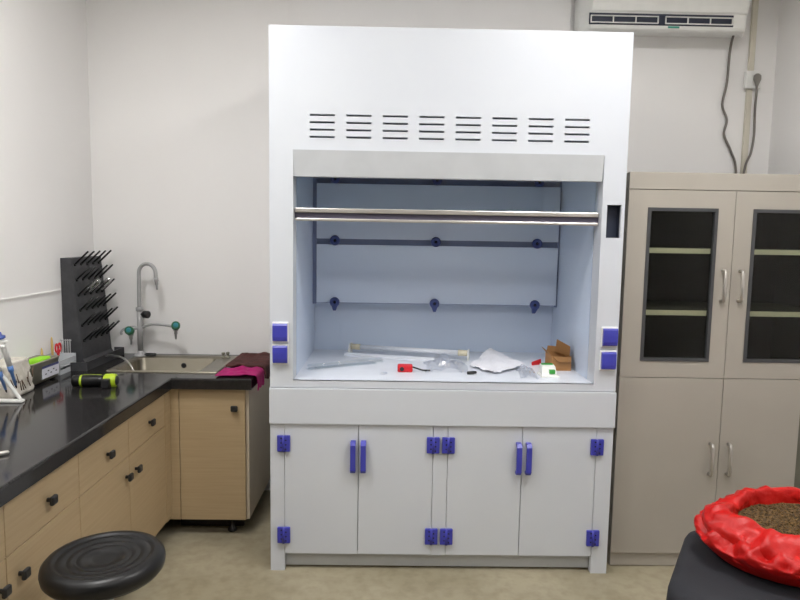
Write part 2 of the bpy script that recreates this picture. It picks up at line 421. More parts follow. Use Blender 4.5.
# acrylic strips
bm = B()
prism(bm, [(-.392, 2.955), (-.372, 2.925), (-.035, 3.125), (-.05, 3.16)], 'z', WZ+.001, WZ+.004)
prism(bm, [(-.398, 2.925), (-.378, 2.890), (-.07, 3.055), (-.085, 3.09)], 'z', WZ+.004, WZ+.007)
cyl(bm, (-.39, 2.948, WZ+.014), (-.05, 3.14, WZ+.014), .006, seg=8)
tag(part('acrylic_sheet', bm, M['acrylic']), 'clear acrylic strips lying flat at the left inner corner of the hood', 'plastic sheet')
# red tool with a black lead
t = thing('tape_measure', 'small red tool with a short black lead lying on the hood work surface', 'tool', (.065, 2.91, WZ))
bm = B(); box(bm, .032, .102, 2.885, 2.925, WZ, WZ+.034, bev=.006)
part('body', bm, M['red'], t)
bm = B(); lathe(bm, [(.010, 0), (.010, .003), (.004, .004)], (.052, 2.885, WZ+.016), (0, -1, 0), 14)
part('button', bm, M['black'], t, 'black button')
bm = B(); tube(bm, [(.102, 2.905, WZ+.022), (.125, 2.912, WZ+.014), (.15, 2.915, WZ+.006), (.185, 2.918, WZ+.005)], .0035, seg=8)
part('lead', bm, M['black'], t, 'black lead')
# pen cap, red marker
bm = B(); lathe(bm, [(.004, 0), (.0075, .002), (.008, .03), (.006, .045)], (.352, 2.858, WZ+.008), (1, .35, .0), 14)
tag(part('pen_cap', bm, M['black']), 'black pen cap lying near the front edge by the white paper', 'pen cap')
bm = B(); box(bm, .700, .752, 3.085, 3.10, WZ, WZ+.016, bev=.004)
for v in bm.verts: v.co = Vector((v.co.x, v.co.y+(v.co.x-.7)*.5, v.co.z+(v.co.x-.7)*.25 if v.co.z > WZ+.008 else v.co.z))
tag(part('clip', bm, M['red']), 'small red plastic clip lying left of the cardboard box', 'clip')
bm = B(); bmesh.ops.create_icosphere(bm, subdivisions=2, radius=.014)
for v in bm.verts:
    v.co = Vector((-.03+v.co.x*1.2, 2.83+v.co.y, WZ+.007+v.co.z*.5))*1.0
    v.co += Vector((fbm(*v.co, 70), fbm(v.co.y, v.co.z, v.co.x, 70), 0))*.004
tag(part('film_scrap', bm, M['film']), 'tiny clear plastic scrap in front of the red tool', 'plastic scrap')
# crumpled film
def crumple(name, cx, cy, rx, ry, h, z0, m, label, cat, seed, n=22, rough=.5):
    bm = B(); g = []
    for i in range(n):
        row = []
        for j in range(n):
            u = i/(n-1)*2-1; v = j/(n-1)*2-1
            r = math.sqrt(u*u+v*v)
            e = max(0, 1-r**2*.55)
            k1 = abs(noise.noise(Vector((u*2.2+seed, v*2.2, seed)))); k2 = abs(noise.noise(Vector((u*5+seed, v*5, seed+9))))
            x = cx+u*rx*(1+.25*noise.noise(Vector((u*1.5, v*1.5, seed+3)))); y = cy+v*ry*(1+.25*noise.noise(Vector((u*1.5, v*1.5, seed+5))))
            z = z0+.001+h*e*(.25+rough*1.3*k1+.6*rough*k2)
            if r > 1.15: z = z0+.001+h*.12*k2
            row.append(bm.verts.new((x, y, z)))
        g.append(row)
    for i in range(n-1):
        for j in range(n-1):
            bm.faces.new((g[i][j], g[i+1][j], g[i+1][j+1], g[i][j+1]))
    o = part(name, bm, m); tag(o, label, cat)
    return o
crumple('plastic_bag', .262, 3.00, .105, .11, .085, WZ, M['film'], 'crumpled clear plastic bag between the red tool and the white paper', 'plastic bag', 3.3)
crumple('bubble_wrap', .628, 2.91, .040, .12, .055, WZ, M['film'], 'crumpled clear plastic film right of the white paper', 'plastic film', 8.1)
# paper
bm = B(); n = 26; g = []
q = [Vector((.385, 3.03, 0)), Vector((.475, 2.845, 0)), Vector((.655, 3.03, 0)), Vector((.52, 3.32, 0))]
for i in range(n):
    row = []
    for j in range(n):
        u = i/(n-1); v = j/(n-1)
        p = q[0]*(1-u)*(1-v)+q[1]*u*(1-v)+q[2]*u*v+q[3]*(1-u)*v
        lift = .004+.038*math.exp(-((u-.12)/.22)**2-((v-.85)/.30)**2)+.018*v*math.exp(-((u-.65)/.5)**2)
        cr = abs(noise.noise(Vector((u*2.6+v, v*2.2, 1.7))))*.016+abs(noise.noise(Vector((u*6-v*2, v*6, 4.2))))*.008
        p = p+Vector((noise.noise(Vector((u*4, v*4, 2)))*.012, noise.noise(Vector((u*4, v*4, 7)))*.012, 0))
        row.append(bm.verts.new((p.x, p.y, WZ+.002+lift+cr)))
    g.append(row)
for i in range(n-1):
    for j in range(n-1): bm.faces.new((g[i][j], g[i+1][j], g[i+1][j+1], g[i][j+1]))
o = part('paper_sheet', bm, M['paper']); tag(o, 'crumpled white paper sheet lying in the hood', 'paper')
sm = o.modifiers.new('thickness', 'SOLIDIFY'); sm.thickness = .001
# small device
t = thing('switch_module', 'small white electronic module with a green connector in front of the cardboard box', 'electronic module', (.722, 2.86, WZ))
bm = B(); box(bm, .683, .766, 2.815, 2.905, WZ, WZ+.008, bev=.002); part('base_plate', bm, M['pl_white'], t)
bm = B()
rings(bm, [[Vector((.690, 2.825, WZ+.008)), Vector((.757, 2.825, WZ+.008)), Vector((.757, 2.90, WZ+.008)), Vector((.690, 2.90, WZ+.008))],
           [Vector((.693, 2.845, WZ+.046)), Vector((.753, 2.845, WZ+.046)), Vector((.753, 2.895, WZ+.050)), Vector((.693, 2.895, WZ+.050))]], smooth=False)
part('housing', bm, M['pl_white'], t)
bm = B(); box(bm, .722, .748, 2.822, 2.842, WZ+.016, WZ+.034, bev=.001); part('connector', bm, M['chip_green'], t, 'green connector')
bx('connector', M['chip_green'], t, .696, .748, 2.872, 2.884, WZ+.046, WZ+.0545, label='green connector strip')
# cardboard box, open flaps
t = thing('cardboard_box', 'small open brown cardboard box at the right inner wall of the fume hood', 'box', (.81, 3.03, WZ))
x0, x1, y0, y1, h = .768, .862, 2.972, 3.10, .068
bm = B()
for args in ((x0, x1, y0, y0+.002), (x0, x1, y1-.002, y1), (x0, x0+.002, y0+.002, y1-.002), (x1-.002, x1, y0+.002, y1-.002)):
    box(bm, *args, WZ, WZ+h)
box(bm, x0+.002, x1-.002, y0+.002, y1-.002, WZ, WZ+.002)
part('carton', bm, M['card'], t)
def flap(pts, th=.002):
    bm = B(); pts = [Vector(p) for p in pts]
    nn = (pts[1]-pts[0]).cross(pts[2]-pts[0]).normalized()*th
    rings(bm, [[p for p in pts], [p+nn for p in pts]], smooth=False)
    part('flap', bm, M['card_in'], t)
zt = WZ+h
flap([(x1-.045, y1-.004, zt), (x1-.003, y0+.02, zt), (x1-.001, y0+.022, zt+.046), (x1-.038, y1, zt+.064)])
flap([(x0+.004, y1, zt), (x1-.034, y1, zt), (x1-.036, y1+.010, zt+.026), (x0+.012, y1+.010, zt+.030)])
flap([(x0, y0+.006, zt), (x0, y1-.006, zt), (x0-.022, y1-.006, zt+.026), (x0-.016, y0+.006, zt+.020)])
flap([(x0+.004, y0-.0022, zt), (x1-.004, y0-.0022, zt), (x1-.004, y0-.018, zt-.022), (x0+.03, y0-.018, zt-.022)])

# ------------------------------------------------------------------ lab bench on the left
CZ0, CZ1 = .748, .80
bm = B()   # L-shaped worktop with a sink cut-out, built from welded strips
poly = [(-1.672, 1.2), (-1.040, 1.2), (-1.040, 2.958), (-1.03, 2.968), (-.672, 2.968), (-.662, 2.978), (-.662, 3.578), (-1.672, 3.578)]
SX0, SX1, SY0, SY1 = -1.395, -.868, 3.105, 3.500
xs = [-1.672, SX0, -1.040, SX1, -.662]; ys = [1.2, 2.968, SY0, SY1, 3.578]
def csol(i, j):
    if i < 0 or j < 0 or i > 3 or j > 3: return False
    if j == 0 and i > 1: return False
    if j == 2 and i in (1, 2): return False
    return True
vs = {}
def CV(i, j, z):
    k = (i, j, z)
    if k not in vs: vs[k] = bm.verts.new((xs[i], ys[j], z))
    return vs[k]
for i in range(4):
    for j in range(4):
        if not csol(i, j): continue
        bm.faces.new([CV(*k, CZ1) for k in ((i, j), (i+1, j), (i+1, j+1), (i, j+1))])
        bm.faces.new([CV(*k, CZ0) for k in ((i, j+1), (i+1, j+1), (i+1, j), (i, j))])
        for di, dj, p, r in ((-1, 0, (i, j), (i, j+1)), (1, 0, (i+1, j), (i+1, j+1)), (0, -1, (i, j), (i+1, j)), (0, 1, (i, j+1), (i+1, j+1))):
            if not csol(i+di, j+dj): bm.faces.new((CV(*p, CZ0), CV(*r, CZ0), CV(*r, CZ1), CV(*p, CZ1)))
bmesh.ops.recalc_face_normals(bm, faces=bm.faces)
es = [e for e in bm.edges if all(abs(v.co.z-CZ1) < 1e-5 for v in e.verts) and len(e.link_faces) == 2
      and abs(e.link_faces[0].normal.z-e.link_faces[1].normal.z) > .5 and (abs(e.verts[0].co.x+1.04)+abs(e.verts[1].co.x+1.04) < 1e-4 or all(abs(v.co.y-2.968) < 1e-4 for v in e.verts) or all(abs(v.co.x+.662) < 1e-4 for v in e.verts))]
bmesh.ops.bevel(bm, geom=es, offset=.008, segments=3, profile=.5, affect='EDGES')
wt = part('worktop', bm, M['counter'], None)
tag(wt, 'dark grey L-shaped bench worktop running along the left wall and under the sink', 'worktop')

def knob(parent, p, ax):
    bm = B(); p = Vector(p); ax = Vector(ax)
    cyl(bm, p, p+ax*.014, .007, .006, seg=12)
    c = p+ax*.020
    if abs(ax.x) > .5: box(bm, c.x-.007, c.x+.007, c.y-.017, c.y+.017, c.z-.015, c.z+.015, bev=.006)
    else: box(bm, c.x-.017, c.x+.017, c.y-.007, c.y+.007, c.z-.015, c.z+.015, bev=.006)
    part('knob', bm, M['black'], parent, 'black square knob')
XF = -1.060
def base_unit(y0, y1, label, kd):
    ym = (y0+y1)/2
    t = thing('base_cabinet', label, 'cabinet', (-1.36, ym, 0), 'maple base cabinets under the worktop')
    bm = B(); box(bm, -1.668, XF-.021, y0+.001, y1-.001, .105, CZ0-.001); part('carcass', bm, M['carcass'], t)
    bx('toe_kick', M['dark'], t, -1.64, -1.14, y0+.001, y1-.001, 0, .105, label='dark toe kick')
    for i, (a, b) in enumerate(((y0, ym), (ym, y1))):
        d = bx('drawer', M['wood'], t, XF-.02, XF, a+.0015, b-.0015, .583, CZ0-.004, bev=.0015)
        knob(d, (XF, (a+b)/2+.01, .656), (1, 0, 0))
        d = bx('door', M['wood'], t, XF-.02, XF, a+.0015, b-.0015, .110, .580, bev=.0015)
        knob(d, (XF, b-.035 if i == 0 else a+.058, .505), (1, 0, 0))
base_unit(1.275, 2.108, 'maple base cabinet behind the black stool, left of the one next to the corner', 0)
base_unit(2.108, 2.928, 'maple base cabinet with two drawers next to the inner corner of the bench', 0)
t = thing('sink_cabinet', 'maple sink cabinet with one door beside the fume hood', 'cabinet', (-.88, 3.28, 0))
bx('carcass', M['carcass'], t, -1.066, -.704, 3.021, 3.57, .088, .55)
bx('corner_filler', M['wood'], t, -1.08, -1.019, 3.001, 3.020, .088, CZ0-.004)
bx('corner_post', M['wood'], t, -1.08, XF, 2.931, 3.0, .105, CZ0-.004)
d = bx('door', M['wood'], t, -1.0165, -.700, 3.0, 3.02, .088, CZ0-.004, bev=.0015)
knob(d, (-.748, 3.0, .652), (0, -1, 0))
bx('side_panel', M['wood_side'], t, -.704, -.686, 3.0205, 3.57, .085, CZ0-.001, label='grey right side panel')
bx('toe_kick', M['dark'], t, -1.06, -.74, 3.12, 3.14, 0, .087, label='dark toe kick')
bm = B(); lathe(bm, [(.022, 0), (.024, .008), (.014, .018), (.012, .087)], (-.785, 3.075, 0), (0, 0, 1), 16); part('foot', bm, M['black'], t, 'black adjustable foot')

# sink
t = thing('sink', 'stainless steel sink set into the worktop corner under the faucet', 'sink', (-1.13, 3.3, .6))
bm = B()
ox0, ox1, oy0, oy1 = -1.408, -.855, 3.092, 3.512; bx0, bx1, by0, by1, bz = -1.372, -.955, 3.118, 3.440, .615
def rrect(x0, x1, y0, y1, r, z, n=5):
    out = []
    for cx, cy, a0 in ((x1-r, y1-r, 0), (x0+r, y1-r, 90), (x0+r, y0+r, 180), (x1-r, y0+r, 270)):
        for k in range(n+1):
            a = math.radians(a0+90*k/n); out.append(Vector((cx+r*math.cos(a), cy+r*math.sin(a), z)))
    return out
rings(bm, [rrect(ox0, ox1, oy0, oy1, .012, CZ1+.0005), rrect(ox0+.001, ox1-.001, oy0+.001, oy1-.001, .012, CZ1+.007), rrect(ox0+.012, ox1-.012, oy0+.012, oy1-.012, .012, CZ1+.006),
           rrect(bx0-.004, bx1+.004, by0-.004, by1+.004, .03, CZ1+.004), rrect(bx0, bx1, by0, by1, .03, CZ1-.003), rrect(bx0+.008, bx1-.008, by0+.006, by1-.006, .035, bz+.02),
           rrect(bx0+.03, bx1-.03, by0+.03, by1-.03, .03, bz)], closed_ends=False)
bm.verts.ensure_lookup_table()
bm.faces.new(bm.verts[-24:])
part('basin', bm, M['steel'], t)
bm = B(); lathe(bm, [(.014, 0), (.014, .003), (.009, .004), (.006, .002)], (-1.135, by1-.003, .765), (0, -1, 0), 16); part('overflow', bm, M['black'], t, 'round dark overflow hole')
bm = B(); lathe(bm, [(.03, 0), (.03, .004), (.02, .003)], (-1.16, 3.28, bz), (0, 0, 1), 20); part('drain', bm, M['chrome'], t)
for k in (0, 1):
    bm = B(); lathe(bm, [(.012, 0), (.012, .004), (.007, .006), (.007, .018), (.010, .019), (.010, .028), (.004, .03)], (-.925+k*.022, 3.462+k*.012, CZ1+.006), (0, 0, 1), 14)
    part('drain_control', bm, M['tin'], t, 'small metal drain control knob')

# faucet
FY = 3.478; fx = -1.386; fz = CZ1+.006
t = thing('lab_faucet', 'grey swan-neck lab faucet with green knobs standing behind the sink', 'faucet', (fx, FY, fz))
bm = B(); lathe(bm, [(.036, 0), (.036, .006), (.026, .012), (.016, .02), (.0155, .03)], (fx, FY, fz), (0, 0, 1), 20); part('base', bm, M['faucet'], t)
bm = B(); cyl(bm, (fx, FY, fz+.03), (fx, FY, 1.07), .0145, seg=16); lathe(bm, [(.0145, 0), (.019, .004), (.019, .02), (.012, .024)], (fx, FY, 1.055), (0, 0, 1), 16); part('column', bm, M['faucet'], t)
bm = B()
pts = [(fx, FY, 1.07), (fx, FY, 1.16), (fx+.002, FY, 1.245)]
for k in range(9):
    a_ = PI-k*PI*.92/8
    pts.append((fx+.052+.050*math.cos(a_), FY-.003*k, 1.262+.055*math.sin(a_)))
pts.append((fx+.105, FY-.03, 1.235))
tube(bm, pts, .0105, seg=12, n=4); part('neck', bm, M['faucet'], t)
bm = B(); lathe(bm, [(.0125, 0), (.0125, .018), (.009, .022), (.009, .036), (.006, .04), (.005, .065), (.003, .066)], (fx+.105, FY-.03, 1.243), (.08, 0, -1), 14); part('nozzle', bm, M['faucet'], t)
bm = B(); cyl(bm, (fx+.012, FY-.004, 1.04), (fx+.03, FY-.012, 1.04), .008); lathe(bm, [(.015, 0), (.021, .004), (.021, .03), (.015, .034)], (fx+.028, FY-.012, 1.04), (1, -.45, 0), 16); part('valve_knob', bm, M['black'], t, 'black valve knob')
def side_tap(sgn, ax, ay, az):
    bm = B()
    if sgn > 0: pp = [(fx+.012, FY, .965), (fx+.07, FY-.01, .985), (fx+.13, FY-.02, .985), (ax, ay, az+.005)]
    else: pp = [(fx-.012, FY, .962), (fx-.03, FY-.03, .96), (ax, ay, az+.005)]
    tube(bm, pp, .0075, seg=10)
    lathe(bm, [(.010, 0), (.0135, .003), (.0135, .026), (.009, .03), (.009, .045), (.0065, .048), (.005, .075), (.003, .076)], (ax, ay, az+.012), (0, 0, -1), 14)
    arm = part('arm', bm, M['faucet'], t)
    bm = B(); dr = Vector((.30 if sgn > 0 else .12, -.85, .32)).normalized()
    p = Vector((ax, ay, az+.005)); cyl(bm, p, p+dr*.012, .008)
    lathe(bm, [(.014, 0), (.023, .003), (.023, .032), (.019, .036)], p+dr*.012, dr, 18); k = part('arm_knob', bm, M['green'], arm, 'green tap knob')
    bm = B(); lathe(bm, [(.0135, 0), (.0135, .003), (.003, .0035)], p+dr*.046, dr, 16); part('knob_cap', bm, M['teal'], arm, 'teal knob cap')
side_tap(1, -1.180, 3.45, .970)
side_tap(-1, -1.408, 3.41, .945)
bm = B(); tube(bm, [(fx-.012, FY, .966), (fx-.05, FY+.01, .966), (fx-.085, FY-.005, .955), (fx-.10, FY-.01, .938), (fx-.095, FY-.012, .925)], .0065, seg=8); part('spout', bm, M['faucet'], t)
bm = B(); box(bm, -1.362, -1.30, 3.462, 3.49, CZ1+.007, CZ1+.022, bev=.006)
tag(part('rubber_plug', bm, M['black']), 'small black object lying on the sink rim behind the faucet', 'stopper')

# drying rack
t = thing('drying_rack', 'black pegboard drying rack leaning in the corner left of the sink', 'drying rack', (-1.6, 3.35, CZ1))
bm = B()
RY0, RY1 = 3.215, 3.545
bot, top = .835, 1.352
def face_x(z): return -1.574-(z-.835)/(1.352-.835)*.045
prism(bm, [(-1.6725, CZ1), (-1.552, CZ1), (face_x(bot), bot), (face_x(top), top), (-1.6725, top)], 'y', RY0, RY1)
part('back_board', bm, M['rack'], t)
nrm = Vector((1, 0, .087)).normalized()
rows = 6; cols = 5
for r in range(rows):
    for c in range(cols):
        z = 1.318-r*.078; y = RY0+.03+c*.066
        bm = B(); p = Vector((face_x(z), y, z)); d = Vector((.72, -.0, .69)).normalized()
        cyl(bm, p-d*.004, p+d*.006, .009, seg=8); cyl(bm, p, p+d*.098, .0056, .0046, seg=8)
        part('peg', bm, M['rubber'], t)
bm = B()
prism(bm, [(-1.551, CZ1), (-1.502, CZ1), (-1.498, .845), (-1.504, .845), (-1.508, .812), (-1.551, .812)], 'y', RY0-.115, RY1-.02)
box(bm, -1.580, -1.498, RY0-.118, RY0-.112, CZ1, .842); box(bm, -1.551, -1.498, RY1-.02, RY1-.014, CZ1, .845)
box(bm, -1.580, -1.551, RY0-.112, RY0-.001, CZ1, .822)
part('drip_tray', bm, M['rack'], t)
bm = B(); tube(bm, [(-1.500, 3.30, .838), (-1.45, 3.26, .85), (-1.37, 3.22, .842), (-1.31, 3.18, .80), (-1.285, 3.16, .73)], .005, seg=8); part('drain_tube', bm, M['film_cloudy'], t, 'clear drain tube into the sink')
for k, (py, pz, lab) in enumerate(((RY0+.03+.066*1, 1.318-.078*2, 'small clear glass vial hanging on the drying rack, the left of two'), (RY0+.03+.066*3, 1.318-.078*2, 'small clear glass vial hanging on the drying rack, the right of two'))):
    p = Vector((face_x(pz), py, pz)); d = Vector((.72, 0, .69)).normalized()
    bm = B(); lathe(bm, [(.014, 0), (.0165, .004), (.0165, .062), (.012, .076), (.007, .08)], p+d*.030, d, 16)
    tag(part('glass_vial', bm, M['vial']), lab, 'vial', 'glass vials on the drying rack')

# cordless tool
t = thing('cordless_drill', 'black and lime green cordless power tool lying on the worktop by the sink', 'power tool', (-1.31, 2.80, CZ1))
ax = Vector((1, .12, 0)).normalized(); p = Vector((-1.410, 2.775, CZ1+.027))
bm = B(); lathe(bm, [(.018, 0), (.025, .004), (.0265, .02), (.0265, .10), (.024, .115), (.024, .15)], p, ax, 20); part('body', bm, M['rubber'], t)
bm = B(); lathe(bm, [(.0266, .036), (.0272, .037), (.0272, .044), (.0266, .045)], p, ax, 20); box(bm, -1.373, -1.293, 2.80, 2.805, CZ1+.045, CZ1+.051); part('stripe', bm, M['lime'], t, 'lime green stripe')
bm = B(); lathe(bm, [(.025, .135), (.030, .14), (.031, .165), (.029, .185), (.021, .187)], p, ax, 20); part('cap', bm, M['lime'], t, 'lime green end cap')
bm = B(); lathe(bm, [(.020, .15), (.022, .16), (.022, .190), (.014, .195), (.004, .195)], p, ax, 20); box(bm, -1.273, -1.238, 2.745, 2.79, CZ1, CZ1+.042, bev=.006); part('chuck', bm, M['black'], t)
# steel tin with sponge
t = thing('steel_bath', 'small dull steel ultrasonic bath with a printed label standing against the left wall', 'ultrasonic bath', (-1.61, 2.85, CZ1))
bm = B(); rings(bm, [rrect(-1.668, -1.566, 2.745, 2.962, .012, CZ1+.010), rrect(-1.671, -1.562, 2.742, 2.965, .014, .897), rrect(-1.672, -1.558, 2.738, 2.969, .014, .903), rrect(-1.662, -1.570, 2.752, 2.955, .012, .903), rrect(-1.660, -1.573, 2.755, 2.952, .012, .868)], closed_ends=True); part('tank', bm, M['tin'], t)
for xx, yy in ((-1.65, 2.77), (-1.585, 2.77), (-1.65, 2.94), (-1.585, 2.94)):
    bm = B(); cyl(bm, (xx, yy, CZ1), (xx, yy, CZ1+.012), .012); part('foot', bm, M['black'], t)
bm = B(); box(bm, -1.5655, -1.5625, 2.815, 2.955, .822, .878); box(bm, -1.563, -1.5618, 2.815, 2.955, .868, .878, mi=1)
for k in range(5): box(bm, -1.563, -1.5618, 2.838+k*.022, 2.850+k*.022, .838+(k % 2)*.012, .843+(k % 2)*.012, mi=2)
part('label_plate', bm, [M['label'], M['label_blue'], M['frame_dk']], t, 'pale printed label with a blue band')
bm = B(); box(bm, -1.635, -1.578, 2.83, 2.925, .8685, .908, bev=.010)
for v in bm.verts: v.co.z += .010*fbm(v.co.x, v.co.y, 0, 30)
tag(part('sponge', bm, M['lime_sponge']), 'lime green sponge sticking out of the small steel bath', 'sponge')
# organiser with scissors
t = thing('desk_organiser', 'grey plastic two-tier organiser right of the small steel bath', 'organiser', (-1.62, 3.07, CZ1))
bm = B()
y0, y1 = 3.0, 3.155
box(bm, -1.668, -1.580, y0, y0+.004, CZ1, .88); box(bm, -1.668, -1.580, y1-.004, y1, CZ1, .88); box(bm, -1.668, -1.664, y0, y1, CZ1, .89)
for z in (CZ1, .833): box(bm, -1.664, -1.580, y0+.004, y1-.004, z, z+.004)
box(bm, -1.584, -1.580, y0+.004, y1-.004, CZ1+.004, .822); box(bm, -1.584, -1.580, y0+.004, y1-.004, .845, .868)
part('tray', bm, M['pp_grey'], t)
t = thing('scissors', 'red-handled scissors standing upright in the grey organiser', 'scissors', (-1.61, 3.045, .84))
for k, s in enumerate((-1, 1)):
    bm = B(); c = Vector((-1.61, 3.046+s*.013, .925)); pts = []
    for i in range(13):
        a_ = 2*PI*i/12; pts.append(c+Vector((0, .012*math.cos(a_), .020*math.sin(a_))))
    tube(bm, pts, .0042, seg=8, smooth=False); tube(bm, [c+Vector((0, -s*.004, -.02)), (-1.61, 3.046-s*.003, .885)], .005, seg=8, smooth=False)
    part('finger_loop', bm, M['red'], t)
bm = B(); box(bm, -1.612, -1.609, 3.041, 3.051, .840, .888); part('blades', bm, M['chrome'], t, 'steel blades')
for k, (by, lab) in enumerate(((2.985, 'pale wooden stick handle standing behind the small steel bath'), (3.075, 'pale wooden stick handle standing behind the red scissors'))):
    bm = B(); lathe(bm, [(.004, 0), (.005, .02), (.006, .10), (.004, .13), (.001, .137)], (-1.655, by+.005, .838 if k else CZ1), (0.03, -.10, 1), 10)
    tag(part('brush_handle', bm, M['brush_wood']), lab, 'brush', 'wooden handles by the left wall')
t = thing('wire_rack', 'grey comb-like rack standing between the organiser and the black drying rack', 'rack', (-1.64, 3.175, CZ1))
bm = B(); box(bm, -1.668, -1.610, 3.160, 3.19, CZ1, CZ1+.008); part('base', bm, M['faucet'], t)
bm = B()
for k in range(5): cyl(bm, (-1.662+k*.011, 3.175, CZ1+.008), (-1.662+k*.011, 3.175, .945), .0022, seg=6)
box(bm, -1.666, -1.612, 3.172, 3.178, .938, .942)
part('prongs', bm, M['faucet'], t)
# bag of small things by the wall
bm = B()
seed = 2.4; n1, n2 = 20, 14
rg = []
for i in range(n2):
    v = i/(n2-1); w = .056-.016*v; row = []
    for j in range(n1):
        a_ = 2*PI*j/n1; ca = math.cos(a_); sa = math.sin(a_); x = -1.598+w*math.copysign(abs(ca)**.3, ca); y = 2.630+(.093-.004*v)*math.copysign(abs(sa)**.3, sa)
        k = .007*noise.noise(Vector((a_*1.6, v*6, seed)))
        row.append(Vector((x+k, y+k*1.5, CZ1+.002+v*.142+.010*noise.noise(Vector((a_*1.2, 3, seed)))*v)))
    rg.append(row)
rings(bm, rg)
t = thing('sample_bag', 'cloudy plastic bag with thin brown sticks propped on the left wall behind the pipettes', 'plastic bag', (-1.605, 2.632, CZ1))
part('film', bm, mat('milky_film', rgb(196, 190, 176), .35, col2=rgb(224, 218, 208), scale=(18, 18, 18), bump=.4, bscale=30), t)
for k in range(9):
    bm = B(); yy = 2.56+k*.016; zz = CZ1+.02+random.random()*.07; dy = random.uniform(-.022, .022)
    cyl(bm, (-1.536, yy, zz), (-1.542, yy+dy, zz+.04), .0022, .0016, seg=6); part('stick', bm, mat('brown_stick_%d' % k, rgb(88, 66, 48), .7) if k == 0 else bpy.data.materials['brown_stick_0'], t, 'thin brown stick')
# pipette stand and pipettes
t = thing('pipette_stand', 'white angled pipette stand at the left end of the worktop', 'stand', (-1.56, 2.47, CZ1))
bm = B(); box(bm, -1.668, -1.474, 2.495, 2.524, CZ1, CZ1+.012, bev=.004); part('base', bm, M['pl_white'], t)
bm = B(); tube(bm, [(-1.484, 2.511, CZ1+.01), (-1.530, 2.49, .90), (-1.585, 2.45, 1.02), (-1.60, 2.44, 1.05)], .0075, seg=8); part('strut', bm, M['pl_white'], t)
bm = B(); tube(bm, [(-1.660, 2.511, CZ1+.01), (-1.645, 2.49, .90), (-1.615, 2.45, 1.02), (-1.60, 2.44, 1.05)], .0075, seg=8); part('strut', bm, M['pl_white'], t)
bm = B(); box(bm, -1.64, -1.49, 2.425, 2.437, 1.035, 1.047, bev=.003); part('hanger', bm, M['pl_white'], t)
def pipette(p, q_, label):
    p = Vector(p); q_ = Vector(q_); d = (q_-p); L_ = d.length; d.normalize()
    t = thing('pipette', label, 'pipette', p, 'pipettes on the white stand')
    bm = B(); lathe(bm, [(.006, -.004), (.006, .012), (.016, .013), (.016, .020), (.008, .021)], p, d, 14); part('plunger', bm, M['pip_blue'], t, 'dark blue plunger')
    bm = B(); lathe(bm, [(.009, .02), (.013, .03), (.012, L_*.30), (.010, L_*.60)], p, d, 14); box(bm, p.x-.004, p.x+.03, p.y-.005, p.y+.005, p.z-.035, p.z-.027, bev=.002); part('body', bm, M['pl_white'], t)
    bm = B(); lathe(bm, [(.0105, L_*.58), (.0105, L_*.68), (.007, L_*.70), (.005, L_*.94)], p, d, 14); part('shaft', bm, M['pip_lblue'], t, 'light blue shaft')
    bm = B(); lathe(bm, [(.004, L_*.93), (.0035, L_*.97), (.002, L_)], p, d, 10); part('tip', bm, M['black'], t, 'dark tip')
pipette((-1.512, 2.440, 1.090), (-1.497, 2.508, .858), 'white and blue pipette hanging on the stand, the right of two')
pipette((-1.560, 2.440, 1.06), (-1.532, 2.500, .842), 'white and blue pipette hanging on the stand, the left of two')
bm = B(); lathe(bm, [(.002, 0), (.006, .004), (.007, .05), (.007, .12), (.004, .124)], (-1.172, 1.912, CZ1+.0075), (-.75, -.62, 0), 12)
tag(part('glass_rod', bm, M['alu']), 'silver pen lying on the worktop at the left edge of the photo', 'pen')

# cloths on the worktop end
def cloth(name, x0, x1, y0, y1, drop, edge, z0, m, label, seed, wave=.012, mid=None, skew=0.0, th=.004):
    """flat on the top from x0 to edge then hanging down past the edge by drop"""
    bm = B(); nx, ny = 34, 26; g = []
    total = (edge-x0)+drop
    for i in range(nx):
        s = i/(nx-1); row = []
        for j in range(ny):
            t_ = j/(ny-1); y = y0+(y1-y0)*t_
            dl = total*(1+.10*noise.noise(Vector((t_*3, seed, 0))))
            d = s*dl
            r = .014
            fl = edge-x0
            y2 = y+skew*s*(1-t_)+.014*noise.noise(Vector((s*4, seed+2, t_)))
            if d < fl:
                x = x0+d; z = z0+th*.5+.003+wave*max(0, noise.noise(Vector((s*4+seed, t_*4, 1)))+.35*noise.noise(Vector((s*11, t_*11, seed))))*min(1, (fl-d)/.05+.15)
            elif d < fl+r*PI/2:
                a_ = (d-fl)/r; x = edge+r*math.sin(a_); z = z0+th*.5+.003-r+r*math.cos(a_)
            else:
                e = d-fl-r*PI/2
                x = edge+r+.010*abs(noise.noise(Vector((t_*6+seed, e*3, 4))))*min(1, e/.03); z = z0+th*.5+.003-r-e
            row.append(bm.verts.new((x, y2, z)))
        g.append(row)
    for i in range(nx-1):
        for j in range(ny-1):
            f = bm.faces.new((g[i][j], g[i+1][j], g[i+1][j+1], g[i][j+1])); f.smooth = True
    o = part(name, bm, m); tag(o, label, 'cloth')
    sm = o.modifiers.new('thickness', 'SOLIDIFY'); sm.thickness = th; sm.offset = 0
    ss = o.modifiers.new('smooth', 'SUBSURF'); ss.levels = 1; ss.render_levels = 1
    return o
cloth('folded_cloth', -.845, 0, 3.20, 3.545, .085, -.660, CZ1+.006, M['maroon'], 'maroon cloth draped over the end of the worktop behind the pink cloth', 4.4, wave=.014, th=.010)
cloth('cleaning_cloth', -.845, 0, 2.995, 3.185, .085, -.660, CZ1+.004, M['magenta'], 'bright pink cloth draped over the front corner of the worktop', 9.2, wave=.022, skew=.03)

